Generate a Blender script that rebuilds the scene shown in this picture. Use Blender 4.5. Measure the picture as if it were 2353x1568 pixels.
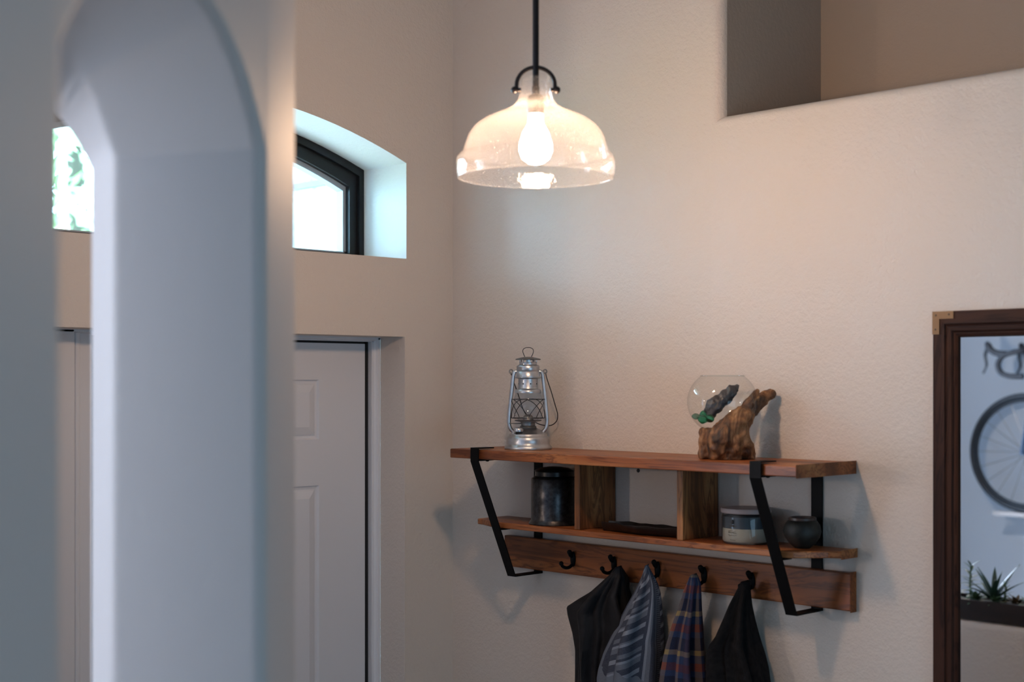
import bpy, bmesh, math, random
from mathutils import Vector, Matrix, noise
random.seed(7)
PI = math.pi
SC = bpy.context.scene
COL = SC.collection
for o in list(bpy.data.objects):
    bpy.data.objects.remove(o)

# ------------------------------------------------------------------ camera
YAW = math.radians(45.5)
FX, FY = math.cos(YAW), math.sin(YAW)          # viewing direction on plan
CAM = (-2.6845, -2.9701, 1.94)
cd = bpy.data.cameras.new('camera')
cd.lens = 50; cd.sensor_width = 36; cd.sensor_fit = 'HORIZONTAL'
cd.shift_y = 93.0 / 2353.0
cd.clip_start = 0.02
cd.dof.use_dof = True; cd.dof.focus_distance = 3.55; cd.dof.aperture_fstop = 2.8
cam = bpy.data.objects.new('camera', cd); COL.objects.link(cam)
cam.location = CAM; cam.rotation_euler = (PI / 2, 0, YAW - PI / 2)
SC.camera = cam

# ------------------------------------------------------------------ world, sun, daylight
w = bpy.data.worlds.new('overcast sky'); SC.world = w; w.use_nodes = True
bg = w.node_tree.nodes['Background']
bg.inputs[0].default_value = (0.42, 0.74, 1.0, 1); bg.inputs[1].default_value = 34.0
sd = bpy.data.lights.new('sun', 'SUN'); sd.energy = 18.0; sd.angle = 0.02; sd.color = (1, .95, .87)
sun = bpy.data.objects.new('sun', sd); COL.objects.link(sun)
sun.rotation_euler = Vector((0.35, -0.55, -1.0)).to_track_quat('-Z', 'Y').to_euler()
def area(name, loc, target, sx, sy, power, color):
    l = bpy.data.lights.new(name, 'AREA'); l.shape = 'RECTANGLE'; l.size = sx; l.size_y = sy
    l.energy = power; l.color = color
    o = bpy.data.objects.new(name, l); COL.objects.link(o); o.location = loc
    o.rotation_euler = (Vector(target) - Vector(loc)).to_track_quat('-Z', 'Y').to_euler()
    return o
area('dining_window_daylight', (-3.75, 1.80, 1.75), (-3.75, 0, 1.75), 1.2, 1.7, 150, (.70, .82, 1.0))
area('patio_door_daylight', (-2.7, -6.54, 1.3), (-2.7, 0, 1.3), 3.0, 2.2, 52, (.42, .73, 1.0))

vs = SC.view_settings
vs.view_transform = 'Standard'; vs.look = 'None'; vs.gamma = 1.0; vs.exposure = 0.0
vs.use_curve_mapping = False
try:
    SC.cycles.max_bounces = 10; SC.cycles.diffuse_bounces = 5; SC.cycles.transparent_max_bounces = 16
    SC.cycles.caustics_reflective = False; SC.cycles.caustics_refractive = False
    SC.cycles.sample_clamp_indirect = 6.0
except Exception:
    pass

# ------------------------------------------------------------------ materials
MATS = {}
class NT:
    def __init__(s, name):
        s.m = bpy.data.materials.new(name); s.m.use_nodes = True
        s.t = s.m.node_tree; s.n = s.t.nodes; s.p = s.n['Principled BSDF']; s.out = s.n['Material Output']
        MATS[name] = s.m
    def new(s, typ, **kw):
        n = s.n.new(typ)
        for k, v in kw.items(): setattr(n, k, v)
        return n
    def link(s, a, b): s.t.links.new(a, b)
    def val(s, inp, v): s.p.inputs[inp].default_value = v
    def coord(s, scale=(1, 1, 1), kind='Object', rot=(0, 0, 0)):
        tc = s.new('ShaderNodeTexCoord'); mp = s.new('ShaderNodeMapping')
        mp.inputs['Scale'].default_value = scale; mp.inputs['Rotation'].default_value = rot
        s.link(tc.outputs[kind], mp.inputs[0]); return mp.outputs[0]
    def noise(s, vec, scale, detail=3, rough=.5, dist=0):
        n = s.new('ShaderNodeTexNoise'); n.inputs['Scale'].default_value = scale
        n.inputs['Detail'].default_value = detail; n.inputs['Roughness'].default_value = rough
        n.inputs['Distortion'].default_value = dist
        if vec is not None: s.link(vec, n.inputs['Vector'])
        return n.outputs['Fac']
    def ramp(s, fac, stops, interp='LINEAR'):
        r = s.new('ShaderNodeValToRGB'); r.color_ramp.interpolation = interp
        e = r.color_ramp.elements
        while len(e) < len(stops): e.new(.5)
        for el, (p, c) in zip(e, stops): el.position = p; el.color = (*c, 1) if len(c) == 3 else c
        s.link(fac, r.inputs[0]); return r.outputs[0]
    def math(s, op, a, b=None, c=None):
        n = s.new('ShaderNodeMath', operation=op)
        for i, v in enumerate((a, b, c)):
            if v is None: continue
            if isinstance(v, (int, float)): n.inputs[i].default_value = v
            else: s.link(v, n.inputs[i])
        return n.outputs[0]
    def mix(s, fac, a, b):
        n = s.new('ShaderNodeMix', data_type='RGBA')
        for i, v in ((0, fac), (6, a), (7, b)):
            if isinstance(v, (int, float)): n.inputs[i].default_value = v
            elif isinstance(v, tuple): n.inputs[i].default_value = (*v, 1)
            else: s.link(v, n.inputs[i])
        return n.outputs[2]
    def bump(s, h, strength=.2, dist=.002):
        b = s.new('ShaderNodeBump'); b.inputs['Strength'].default_value = strength
        b.inputs['Distance'].default_value = dist
        s.link(h, b.inputs['Height']); s.link(b.outputs[0], s.p.inputs['Normal'])
    def base(s, c):
        if isinstance(c, tuple): s.val('Base Color', (*c, 1))
        else: s.link(c, s.p.inputs['Base Color'])

def flat(name, c, rough=.5, metal=0, bumps=0, bs=200, spec=.5):
    t = NT(name); t.base(c); t.val('Roughness', rough); t.val('Metallic', metal)
    t.val('Specular IOR Level', spec)
    if bumps: t.bump(t.noise(t.coord(), bs, 4), bumps, .002)
    return t.m
def paint(name, c, strength=.55):
    t = NT(name); v = t.coord(); t.base(c); t.val('Roughness', .55); t.val('Specular IOR Level', .3)
    n1 = t.noise(v, 75, 3, .55); n2 = t.noise(v, 190, 2)
    t.bump(t.math('ADD', n1, t.math('MULTIPLY', n2, .4)), strength, .004); return t.m
def wood(name, dark, mid, light, scale, axis='y', rough=.42, spec=.4):
    t = NT(name); t.val('Specular IOR Level', spec)
    sc = {'x': (1, 9, 9), 'y': (9, 1, 9), 'z': (9, 9, 1)}[axis]
    v = t.coord(tuple(scale * a for a in sc))
    n = t.noise(v, 1.0, 5, .6, 1.2)
    rings = t.math('SINE', t.math('MULTIPLY', n, 38))
    rings = t.math('MULTIPLY_ADD', rings, .5, .5)
    big = t.noise(t.coord(tuple(scale * .45 * a for a in sc)), 1.0, 3, .5, .6)
    col = t.ramp(big, [(.30, dark), (.5, mid), (.68, light)])
    col = t.mix(t.math('MULTIPLY', t.math('POWER', rings, 3.0), .68), col, dark)
    fine = t.noise(t.coord(tuple(scale * 9 * a for a in sc)), 1.0, 3)
    col = t.mix(t.math('MULTIPLY', fine, .35), col, dark)
    t.base(col); t.val('Roughness', rough)
    t.bump(fine, .12, .001); return t.m
def thin_glass(name, tint=(1, 1, 1), haze=0.0, hazecol=(.9, .9, .9), ior=1.45, bumps=0, bs=60, refl=1.0):
    t = NT(name); t.n.remove(t.p)
    tr = t.new('ShaderNodeBsdfTransparent'); tr.inputs[0].default_value = (*tint, 1)
    gl = t.new('ShaderNodeBsdfGlossy'); gl.inputs['Roughness'].default_value = .02
    lw0 = t.new('ShaderNodeLayerWeight'); lw0.inputs[0].default_value = .5
    f0 = ((ior - 1) / (ior + 1)) ** 2
    fres = t.math('MULTIPLY_ADD', t.math('POWER', lw0.outputs['Facing'], 4.0), 1 - f0, f0)
    if bumps:
        b = t.new('ShaderNodeBump'); b.inputs['Strength'].default_value = bumps; b.inputs['Distance'].default_value = .002
        t.link(t.noise(t.coord(), bs, 2), b.inputs['Height']); t.link(b.outputs[0], gl.inputs['Normal'])
    src = tr.outputs[0]
    if haze:
        df = t.new('ShaderNodeBsdfDiffuse'); df.inputs[0].default_value = (*hazecol, 1)
        tl = t.new('ShaderNodeBsdfTranslucent'); tl.inputs[0].default_value = (*hazecol, 1)
        m0 = t.new('ShaderNodeMixShader'); m0.inputs[0].default_value = .6
        t.link(df.outputs[0], m0.inputs[1]); t.link(tl.outputs[0], m0.inputs[2])
        lw = t.new('ShaderNodeLayerWeight'); lw.inputs[0].default_value = .35
        hz = t.math('MULTIPLY_ADD', lw.outputs['Facing'], haze * 1.6, haze)
        sp = t.noise(t.coord(), 420, 1)
        hz = t.math('ADD', hz, t.math('MULTIPLY', t.math('GREATER_THAN', sp, .70), .25))
        m1 = t.new('ShaderNodeMixShader'); t.link(hz, m1.inputs[0])
        t.link(src, m1.inputs[1]); t.link(m0.outputs[0], m1.inputs[2]); src = m1.outputs[0]
    m2 = t.new('ShaderNodeMixShader')
    t.link(t.math('MULTIPLY', fres, refl), m2.inputs[0])
    t.link(src, m2.inputs[1]); t.link(gl.outputs[0], m2.inputs[2])
    t.link(m2.outputs[0], t.out.inputs[0]); return t.m

PAINT = (.59, .525, .470)
paint('wall_paint', PAINT)
paint('arch_paint', (.58, .555, .56), .12)
paint('reveal_daylight_tint', (.74, .72, .69), .25)  # paler than the wall: daylight glow on the reveal put into the colour
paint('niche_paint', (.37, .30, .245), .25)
paint('dining_paint', (.52, .62, .73), .2)
flat('ceiling_paint', (.75, .72, .68), .8)
flat('floor_tile', (.38, .31, .25), .4, bumps=.1, bs=30)
flat('door_white', (.64, .645, .68), .4)
flat('gap_black', (.005, .005, .006), .8)
flat('window_black', (.006, .0065, .0075), .45, spec=.3)
flat('alu_grey', (.32, .36, .40), .4)
flat('black_iron', (.0025, .0023, .0027), .55, 0, .08, 400, .12)
flat('black_rod', (.014, .012, .014), .35, .6)
wood('acacia', (.085, .020, .006), (.32, .100, .030), (.54, .23, .080), 2.6)
wood('acacia_board', (.070, .016, .004), (.33, .095, .022), (.48, .175, .045), 2.3)
wood('acacia_upright', (.065, .020, .006), (.31, .120, .040), (.54, .26, .10), 2.4, 'z')
wood('mirror_wood', (.012, .005, .004), (.045, .017, .010), (.075, .030, .016), 2.5, 'z', .6, .12)
wood('mirror_wood_rail', (.012, .005, .004), (.045, .017, .010), (.075, .030, .016), 2.5, 'y', .6, .12)
wood('planter_wood', (.012, .007, .006), (.032, .018, .014), (.05, .028, .02), 2.0, 'y', .5)
flat('brass', (.13, .070, .028), .5, .5)
flat('brass_screw', (.05, .03, .015), .5, .7)
t = NT('mirror_glass'); t.base((.86, .90, .93)); t.val('Metallic', 1); t.val('Roughness', .0)
t = NT('zinc'); t.val('Metallic', 1)
zv = t.noise(t.coord(), 60, 4, .6)
t.base(t.ramp(zv, [(.3, (.42, .44, .47)), (.7, (.56, .58, .61))])); t.link(t.ramp(zv, [(.3, (.30,)*3), (.7, (.38,)*3)]), t.p.inputs['Roughness'])
flat('zinc_dark', (.20, .205, .21), .42, .9)
flat('wire_dark', (.06, .06, .065), .4, .9)
thin_glass('lantern_glass', (.96, .96, .96), refl=.8)
thin_glass('bowl_glass', (.965, .98, .977), ior=1.52, bumps=.05, bs=12)
thin_glass('shade_glass', (.97, .97, .97), haze=.030, hazecol=(.95, .95, .97), ior=1.5, bumps=.35, bs=90, refl=.75)
thin_glass('pane_glass', (.95, .98, 1.0), refl=.7)
thin_glass('jar_glass', (.90, .93, .95), refl=1.0)
t = NT('bulb_glow'); t.val('Emission Color', (1, .64, .40, 1)); t.val('Emission Strength', 300); t.base((1, .9, .8))
BULB = t
t = NT('bulb_glow_dining'); t.val('Emission Color', (1, .76, .58, 1)); t.val('Emission Strength', 700); t.base((1, .9, .8))
BULB2 = t
t = NT('driftwood'); v = t.coord((14, 14, 5)); n = t.noise(v, 2.2, 6, .6, 1.4)
t.base(t.ramp(n, [(.34, (.018, .007, .003)), (.47, (.12, .050, .018)), (.58, (.26, .125, .050)), (.72, (.40, .24, .13))]))
t.val('Roughness', .6); t.bump(t.noise(t.coord((40, 40, 10)), 3, 4), .4, .004)
t = NT('dark_stone'); n = t.noise(t.coord(), 40, 5, .6)
t.base(t.ramp(n, [(.3, (.018, .017, .020)), (.7, (.085, .075, .080))])); t.val('Roughness', .38); t.bump(n, .4, .006)
t = NT('green_glass'); t.base((.05, .42, .24)); t.val('Roughness', .02); t.val('Transmission Weight', .95); t.val('IOR', 1.45)
t = NT('pale_green_glass'); t.base((.22, .42, .34)); t.val('Roughness', .05); t.val('Transmission Weight', .8); t.val('IOR', 1.4)
t = NT('pewter'); n = t.noise(t.coord(), 90, 5, .65)
t.base(t.ramp(n, [(.3, (.014, .014, .016)), (.7, (.060, .060, .066))])); t.val('Metallic', .7); t.val('Roughness', .28); t.bump(n, .2, .002)
flat('pewter_lid', (.010, .010, .011), .3, .6)
flat('ebony', (.010, .007, .006), .35, bumps=.3, bs=60)
flat('candle_lid', (.36, .29, .28), .5)
flat('candle_wax', (.40, .37, .29), .6)
flat('candle_blue', (.045, .055, .065), .4)
flat('label_ink', (.045, .042, .045), .6)
t = NT('small_pot'); n = t.noise(t.coord(), 55, 4, .6)
t.base(t.ramp(n, [(.35, (.006, .006, .005)), (.7, (.026, .026, .021))])); t.val('Roughness', .55); t.bump(n, .3, .002)
flat('pot_rim', (.06, .035, .028), .4)
flat('screw_steel', (.05, .05, .055), .4, .8)

# woven cloths, all on the unwrapped coordinates of the garment: u round it, v down it (metres)
def cloth_base(name, rough=.9):
    t = NT(name); t.val('Roughness', rough); t.val('Specular IOR Level', .15)
    tc = t.new('ShaderNodeTexCoord'); sp = t.new('ShaderNodeSeparateXYZ'); t.link(tc.outputs['UV'], sp.inputs[0])
    return t, tc.outputs['UV'], sp.outputs[0], sp.outputs[1]
t, uv, u, v = cloth_base('black_softshell', .62)
t.base(t.ramp(t.noise(uv, 30, 4), [(.3, (.009, .009, .011)), (.7, (.017, .017, .020))])); t.bump(t.noise(uv, 900, 2), .2, .001)
t, uv, u, v = cloth_base('black_fleece', .95)
t.base(t.ramp(t.noise(uv, 60, 4), [(.3, (.005, .005, .006)), (.7, (.013, .012, .013))])); t.bump(t.noise(uv, 500, 3), .5, .002)
t, uv, u, v = cloth_base('knit')
NAVY, GREY, PALE = (.026, .032, .055), (.115, .135, .175), (.22, .25, .31)
knit = t.math('MULTIPLY_ADD', t.math('SINE', t.math('MULTIPLY', v, 1900)), .5, .5)
rows = t.ramp(t.math('FRACT', t.math('MULTIPLY', t.math('ADD', v, t.math('MULTIPLY', u, -.25)), 9.0)), [(0, PALE), (.10, NAVY), (.26, GREY), (.30, PALE), (.36, NAVY), (.52, GREY), (.62, NAVY), (.68, PALE), (.74, GREY), (.86, NAVY)], 'CONSTANT')
cols = t.ramp(t.math('FRACT', t.math('MULTIPLY', u, 17)), [(0, NAVY), (.30, GREY), (.45, PALE), (.58, NAVY), (.85, GREY)], 'CONSTANT')
rib = t.mix(t.math('GREATER_THAN', t.math('SINE', t.math('MULTIPLY', v, 1250)), .1), NAVY, GREY)
block = t.math('GREATER_THAN', t.math('SINE', t.math('ADD', t.math('MULTIPLY', u, 34), 1.1)), -.15)
c = t.mix(block, cols, rows)
c = t.mix(t.math('GREATER_THAN', t.math('SINE', t.math('MULTIPLY_ADD', u, 34, -1.0)), .93), c, rib)
plain = t.mix(t.math('MULTIPLY', knit, .4), GREY, PALE)
low = t.math('GREATER_THAN', t.math('ADD', v, t.math('MULTIPLY', t.noise(uv, 9), .16)), .345)
c = t.mix(low, c, plain)
c = t.mix(.25, c, t.mix(t.noise(uv, 300, 3), NAVY, PALE)); t.base(c); t.bump(t.noise(uv, 700, 3), .5, .0015)
t, uv, u, v = cloth_base('plaid_flannel', .9)
def stripe(x, freq, off, width):
    return t.math('LESS_THAN', t.math('FRACT', t.math('MULTIPLY_ADD', x, freq, off)), width)
BL, MAR, TAN = (.016, .034, .095), (.085, .018, .022), (.20, .155, .13)
c = t.mix(stripe(v, 11, .40, .45), BL, (.010, .014, .040))
c = t.mix(t.math('MULTIPLY', stripe(u, 7.5, .1, .30), .6), c, (.05, .03, .06))
c = t.mix(t.math('MULTIPLY', stripe(v, 11, -.25, .20), .62), c, MAR)
c = t.mix(t.math('MULTIPLY', stripe(v, 11, .08, .13), .62), c, TAN)
vt = stripe(u, 7.5, .55, .14)
c = t.mix(t.math('MULTIPLY', vt, .5), c, TAN)
c = t.mix(t.math('MULTIPLY', t.math('MULTIPLY', vt, stripe(v, 11, .08, .13)), .8), c, (.34, .24, .09))
c = t.mix(t.math('MULTIPLY', t.math('MULTIPLY', vt, stripe(v, 11, -.25, .20)), .8), c, (.24, .06, .03))
c = t.mix(.2, c, t.mix(t.noise(uv, 400, 3), (.01, .012, .02), (.10, .11, .15))); t.base(c); t.bump(t.noise(uv, 600, 3), .4, .0015)
flat('tire_black', (.010, .018, .028), .55)
flat('bike_blue', (.012, .05, .12), .3)
flat('bar_tape', (.012, .016, .024), .7)
flat('spoke_steel', (.25, .26, .28), .35, .9)
flat('silver', (.26, .235, .225), .4, .6)
t = NT('leaf_green'); n = t.noise(t.coord(), 30, 3)
t.base(t.ramp(n, [(.3, (.030, .075, .045)), (.7, (.085, .17, .075))])); t.val('Roughness', .45)
flat('leaf_dark', (.022, .060, .042), .45)
flat('leaf_reddish', (.12, .085, .04), .5)
flat('soil', (.02, .014, .01), .9)
t = NT('stucco'); n = t.noise(t.coord((1, 1, .45)), 34, 3, .7); t.base(t.ramp(n, [(.35, (.42, .46, .50)), (.6, (.68, .68, .68))])); t.val('Roughness', .9); t.bump(n, .6, .01)
flat('stucco_trim', (.20, .23, .27), .7)
flat('lawn', (.30, .36, .17), .9, bumps=.4, bs=12)
flat('driveway', (.62, .60, .56), .9)
flat('bark', (.05, .04, .03), .9)
flat('tree_leaf', (.30, .42, .20), .6)
M = MATS

# ------------------------------------------------------------------ mesh helpers
class MB:
    def __init__(s): s.v = []; s.f = []; s.uv = None
    def quad(s, *pts):
        i = len(s.v); s.v += [tuple(p) for p in pts]; s.f.append(tuple(range(i, i + len(pts)))); return s
    def box(s, x0, x1, y0, y1, z0, z1):
        i = len(s.v)
        s.v += [(x, y, z) for z in (z0, z1) for y in (y0, y1) for x in (x0, x1)]
        for f in ((0, 2, 3, 1), (4, 5, 7, 6), (0, 1, 5, 4), (2, 6, 7, 3), (0, 4, 6, 2), (1, 3, 7, 5)):
            s.f.append(tuple(i + k for k in f))
        return s
    def grid(s, rows, closed=False):
        i = len(s.v); n = len(rows[0])
        for r in rows: s.v += [tuple(p) for p in r]
        for a in range(len(rows) - 1):
            for b in range(n if closed else n - 1):
                c = (b + 1) % n
                s.f.append((i + a * n + b, i + a * n + c, i + (a + 1) * n + c, i + (a + 1) * n + b))
        return s
    def lathe(s, prof, seg=48, at=(0, 0, 0), cap=False):
        rows = [[(at[0] + max(r, 1e-5) * math.cos(2 * PI * k / seg), at[1] + max(r, 1e-5) * math.sin(2 * PI * k / seg), at[2] + z) for k in range(seg)] for r, z in prof]
        i = len(s.v); s.grid(rows, True)
        if cap:
            s.f.append(tuple(range(i, i + seg))[::-1]); j = i + (len(prof) - 1) * seg; s.f.append(tuple(range(j, j + seg)))
        return s
    def tube(s, pts, rad, seg=10, closed=False, cap=True):
        pts = [Vector(p) for p in pts]; n = len(pts)
        rads = rad if isinstance(rad, (list, tuple)) else [rad] * n
        rows = []; up = None
        for k in range(n):
            a = pts[(k - 1) % n] if (k or closed) else pts[k]; b = pts[(k + 1) % n] if (k < n - 1 or closed) else pts[k]
            d = (b - a); d = d.normalized() if d.length > 1e-9 else Vector((0, 0, 1))
            if up is None:
                up = Vector((0, 0, 1)) if abs(d.z) < .9 else Vector((1, 0, 0))
            x = d.cross(up); x = x.normalized() if x.length > 1e-6 else d.orthogonal().normalized()
            y = x.cross(d).normalized(); up = y
            rows.append([pts[k] + rads[k] * (math.cos(2 * PI * q / seg) * x + math.sin(2 * PI * q / seg) * y) for q in range(seg)])
        i = len(s.v)
        if closed: rows.append(rows[0])
        s.grid(rows, True)
        if cap and not closed:
            s.f.append(tuple(range(i, i + seg))); j = i + (n - 1) * seg; s.f.append(tuple(range(j, j + seg))[::-1])
        return s
    def prism(s, poly, axis, a, b):
        # extrude a 2D outline along an axis ('x','y','z')
        def P(p, q):
            return {'x': (q, p[0], p[1]), 'y': (p[0], q, p[1]), 'z': (p[0], p[1], q)}[axis]
        i = len(s.v); n = len(poly)
        s.v += [P(p, a) for p in poly] + [P(p, b) for p in poly]
        s.f.append(tuple(range(i, i + n))[::-1]); s.f.append(tuple(range(i + n, i + 2 * n)))
        for k in range(n):
            c = (k + 1) % n; s.f.append((i + k, i + c, i + n + c, i + n + k))
        return s
    def sphere(s, c, r, seg=16, rings=10, sq=(1, 1, 1)):
        rows = [[(c[0] + sq[0] * r * math.sin(PI * a / rings) * math.cos(2 * PI * k / seg), c[1] + sq[1] * r * math.sin(PI * a / rings) * math.sin(2 * PI * k / seg), c[2] - sq[2] * r * math.cos(PI * a / rings)) for k in range(seg)] for a in range(rings + 1)]
        return s.grid(rows, True)
    def build(s, name, mat, parent=None, smooth=False, bevel=0, bseg=2):
        me = bpy.data.meshes.new(name); me.from_pydata(s.v, [], s.f)
        bm = bmesh.new(); bm.from_mesh(me)
        if s.uv is None:
            bmesh.ops.remove_doubles(bm, verts=bm.verts, dist=1e-6)
        if bevel:
            es = [e for e in bm.edges if len(e.link_faces) == 2 and e.calc_face_angle(0) > .5]
            bmesh.ops.bevel(bm, geom=es, offset=bevel, segments=bseg, profile=.5, affect='EDGES')
        bmesh.ops.recalc_face_normals(bm, faces=bm.faces)
        bm.to_mesh(me); bm.free()
        if s.uv is not None:
            lay = me.uv_layers.new(name='UVMap')
            for lp in me.loops: lay.data[lp.index].uv = s.uv[lp.vertex_index]
        if smooth:
            for p in me.polygons: p.use_smooth = True
            try: me.set_sharp_from_angle(angle=math.radians(smooth if smooth > 1 else 40))
            except Exception: pass
        me.materials.append(M[mat])
        o = bpy.data.objects.new(name, me); COL.objects.link(o)
        if parent: o.parent = parent
        return o
def thing(name, label, cat, loc=(0, 0, 0), rz=0, group=None):
    o = bpy.data.objects.new(name, None); COL.objects.link(o); o.empty_display_size = .05
    o.location = loc; o.rotation_euler = (0, 0, rz); o['label'] = label; o['category'] = cat
    if group: o['group'] = group
    return o
def tag(o, label, cat, group=None):
    o['label'] = label; o['category'] = cat
    if group: o['group'] = group
    return o
def struct(o, label, cat):
    o['kind'] = 'structure'; o['label'] = label; o['category'] = cat; return o
def smoothstep(a): a = max(0, min(1, a)); return a * a * (3 - 2 * a)
def catmull(pts, n=8):
    P = [Vector(p) for p in pts]; out = []
    for i in range(len(P) - 1):
        p0 = P[max(i - 1, 0)]; p1 = P[i]; p2 = P[i + 1]; p3 = P[min(i + 2, len(P) - 1)]
        for k in range(n):
            t = k / n
            out.append(.5 * ((2 * p1) + (p2 - p0) * t + (2 * p0 - 5 * p1 + 4 * p2 - p3) * t * t + (3 * p1 - p0 - 3 * p2 + p3) * t ** 3))
    out.append(P[-1]); return out

# ------------------------------------------------------------------ room shell
H = 3.7; XL = -5.24; YR = -6.6; YD = 1.85; XD = -1.72
# right wall with the high niche
NY, NZ, ND, NE, r = -.935, 2.564, .42, -2.75, .026
mb = MB()
mb.quad((0, .0, 0), (0, NY + r, 0), (0, NY + r, H), (0, .0, H))
mb.quad((0, NY + r, 0), (0, YR, 0), (0, YR, NZ - r), (0, NY + r, NZ - r))
mb.quad((0, NE, NZ - r), (0, YR, NZ - r), (0, YR, H), (0, NE, H))
prof = [(r * (1 - math.cos(a)), r * (1 - math.sin(a))) for a in [PI / 2 * k / 8 for k in range(9)]]
mb.grid([[(x, NY + o_, NZ - o_), (x, NY + o_, H)] for x, o_ in prof])
mb.grid([[(x, NY + o_, NZ - o_), (x, NE, NZ - o_)] for x, o_ in prof])
wr = struct(mb.build('wall_right', 'wall_paint', smooth=30), 'beige textured wall carrying the coat shelf and mirror', 'wall')
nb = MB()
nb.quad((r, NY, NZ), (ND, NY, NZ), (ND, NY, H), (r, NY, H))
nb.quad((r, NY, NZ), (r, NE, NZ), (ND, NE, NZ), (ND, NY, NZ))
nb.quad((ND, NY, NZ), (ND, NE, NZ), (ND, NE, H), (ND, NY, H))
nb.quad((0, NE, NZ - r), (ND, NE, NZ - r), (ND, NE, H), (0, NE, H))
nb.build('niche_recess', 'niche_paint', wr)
# back wall with door recess and arched transom opening
DX0, DX1, DZ = -.1757, -1.205, 2.062
WX0, WX1, WZ0, WZS, WRISE = -.170, -1.33, 2.275, 2.536, .1145
WC, WH = (WX0 + WX1) / 2, (WX0 - WX1) / 2
def warc(n=24, inset=0.0, rise=WRISE):
    return [(WC + (WH - inset) * math.cos(PI * 0 + 0) * (1 - 2 * k / n), WZS - inset * .35 + rise * (1 - (1 - 2 * k / n) ** 2)) for k in range(n + 1)]
mb = MB(); zm = 2.17
mb.quad((DX0, 0, 0), (0, 0, 0), (0, 0, zm), (DX0, 0, zm))
mb.quad((XD, 0, 0), (DX1, 0, 0), (DX1, 0, zm), (XD, 0, zm))
mb.quad((DX1, 0, DZ), (DX0, 0, DZ), (DX0, 0, zm), (DX1, 0, zm))
mb.quad((WX0, 0, zm), (0, 0, zm), (0, 0, H), (WX0, 0, H))
mb.quad((XD, 0, zm), (WX1, 0, zm), (WX1, 0, H), (XD, 0, H))
mb.quad((WX1, 0, zm), (WX0, 0, zm), (WX0, 0, WZ0), (WX1, 0, WZ0))
A = warc()
mb.grid([[(x, 0, z) for x, z in A], [(x, 0, H) for x, z in A]])
# reveals
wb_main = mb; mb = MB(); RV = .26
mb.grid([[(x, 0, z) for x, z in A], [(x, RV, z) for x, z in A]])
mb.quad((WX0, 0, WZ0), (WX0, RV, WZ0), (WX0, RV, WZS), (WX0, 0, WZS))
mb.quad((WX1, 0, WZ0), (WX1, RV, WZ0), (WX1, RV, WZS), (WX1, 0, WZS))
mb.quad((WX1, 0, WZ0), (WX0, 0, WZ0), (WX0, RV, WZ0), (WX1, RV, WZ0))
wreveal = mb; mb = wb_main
mb.quad((DX0, 0, 0), (DX0, .105, 0), (DX0, .105, DZ), (DX0, 0, DZ))
mb.quad((DX1, 0, 0), (DX1, .105, 0), (DX1, .105, DZ), (DX1, 0, DZ))
mb.quad((DX1, 0, DZ), (DX0, 0, DZ), (DX0, .105, DZ), (DX1, .105, DZ))
wbk = struct(mb.build('wall_back', 'wall_paint'), 'beige textured wall around the entry door and arched window', 'wall')
wreveal.build('window_reveal', 'reveal_daylight_tint', wbk, smooth=30)
# remaining shell, outside the picture or seen in the mirror
mb = MB(); mb.quad((XL, YR, 0), (XL, YD, 0), (XL, YD, H), (XL, YR, H))
struct(mb.build('wall_left', 'dining_paint'), 'pale blue-white wall behind the hanging bicycle', 'wall')
mb = MB(); DWX0, DWX1, DWZ0, DWZ1 = -4.40, -3.10, .9, 2.6
mb.quad((XL, YD, 0), (XD, YD, 0), (XD, YD, DWZ0), (XL, YD, DWZ0)); mb.quad((XL, YD, DWZ1), (XD, YD, DWZ1), (XD, YD, H), (XL, YD, H))
mb.quad((XL, YD, DWZ0), (DWX0, YD, DWZ0), (DWX0, YD, DWZ1), (XL, YD, DWZ1)); mb.quad((DWX1, YD, DWZ0), (XD, YD, DWZ0), (XD, YD, DWZ1), (DWX1, YD, DWZ1))
mb.quad((XD, 0, 0), (XD, YD, 0), (XD, YD, H), (XD, 0, H))
struct(mb.build('wall_front', 'dining_paint'), 'pale dining room wall around a wide front window', 'wall')
mb = MB(); PX0, PX1, PZ = -4.3, -1.1, 2.45
mb.quad((XL, YR, 0), (PX0, YR, 0), (PX0, YR, H), (XL, YR, H)); mb.quad((PX1, YR, 0), (0, YR, 0), (0, YR, H), (PX1, YR, H)); mb.quad((PX0, YR, PZ), (PX1, YR, PZ), (PX1, YR, H), (PX0, YR, H))
struct(mb.build('wall_rear', 'wall_paint'), 'beige wall around the wide patio door', 'wall')
for nm, x0, x1, yy, z0, z1, k in (('window_2', DWX0, DWX1, YD, DWZ0, DWZ1, 2), ('window_3', PX0, PX1, YR, 0.0, PZ, 3)):
    mb = MB(); s = .05
    mb.box(x0, x0 + s, yy - .02, yy + .03, z0, z1); mb.box(x1 - s, x1, yy - .02, yy + .03, z0, z1)
    mb.box(x0, x1, yy - .02, yy + .03, z0, z0 + s); mb.box(x0, x1, yy - .02, yy + .03, z1 - s, z1)
    for q in range(1, k): mb.box(x0 + (x1 - x0) * q / k - .025, x0 + (x1 - x0) * q / k + .025, yy - .02, yy + .03, z0, z1)
    struct(mb.build(nm, 'alu_grey'), 'grey metal window frame of the dining room' if k == 2 else 'grey metal frame of the wide patio door', 'window')
mb = MB(); mb.box(-4.56, -4.44, 1.22, YD, 0, H)
struct(mb.build('wall_light_baffle', 'dining_paint'), 'added pale baffle keeping dining window light off the bicycle wall', 'wall')  # unseen wall added to shield the bicycle wall from direct dining daylight
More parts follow.
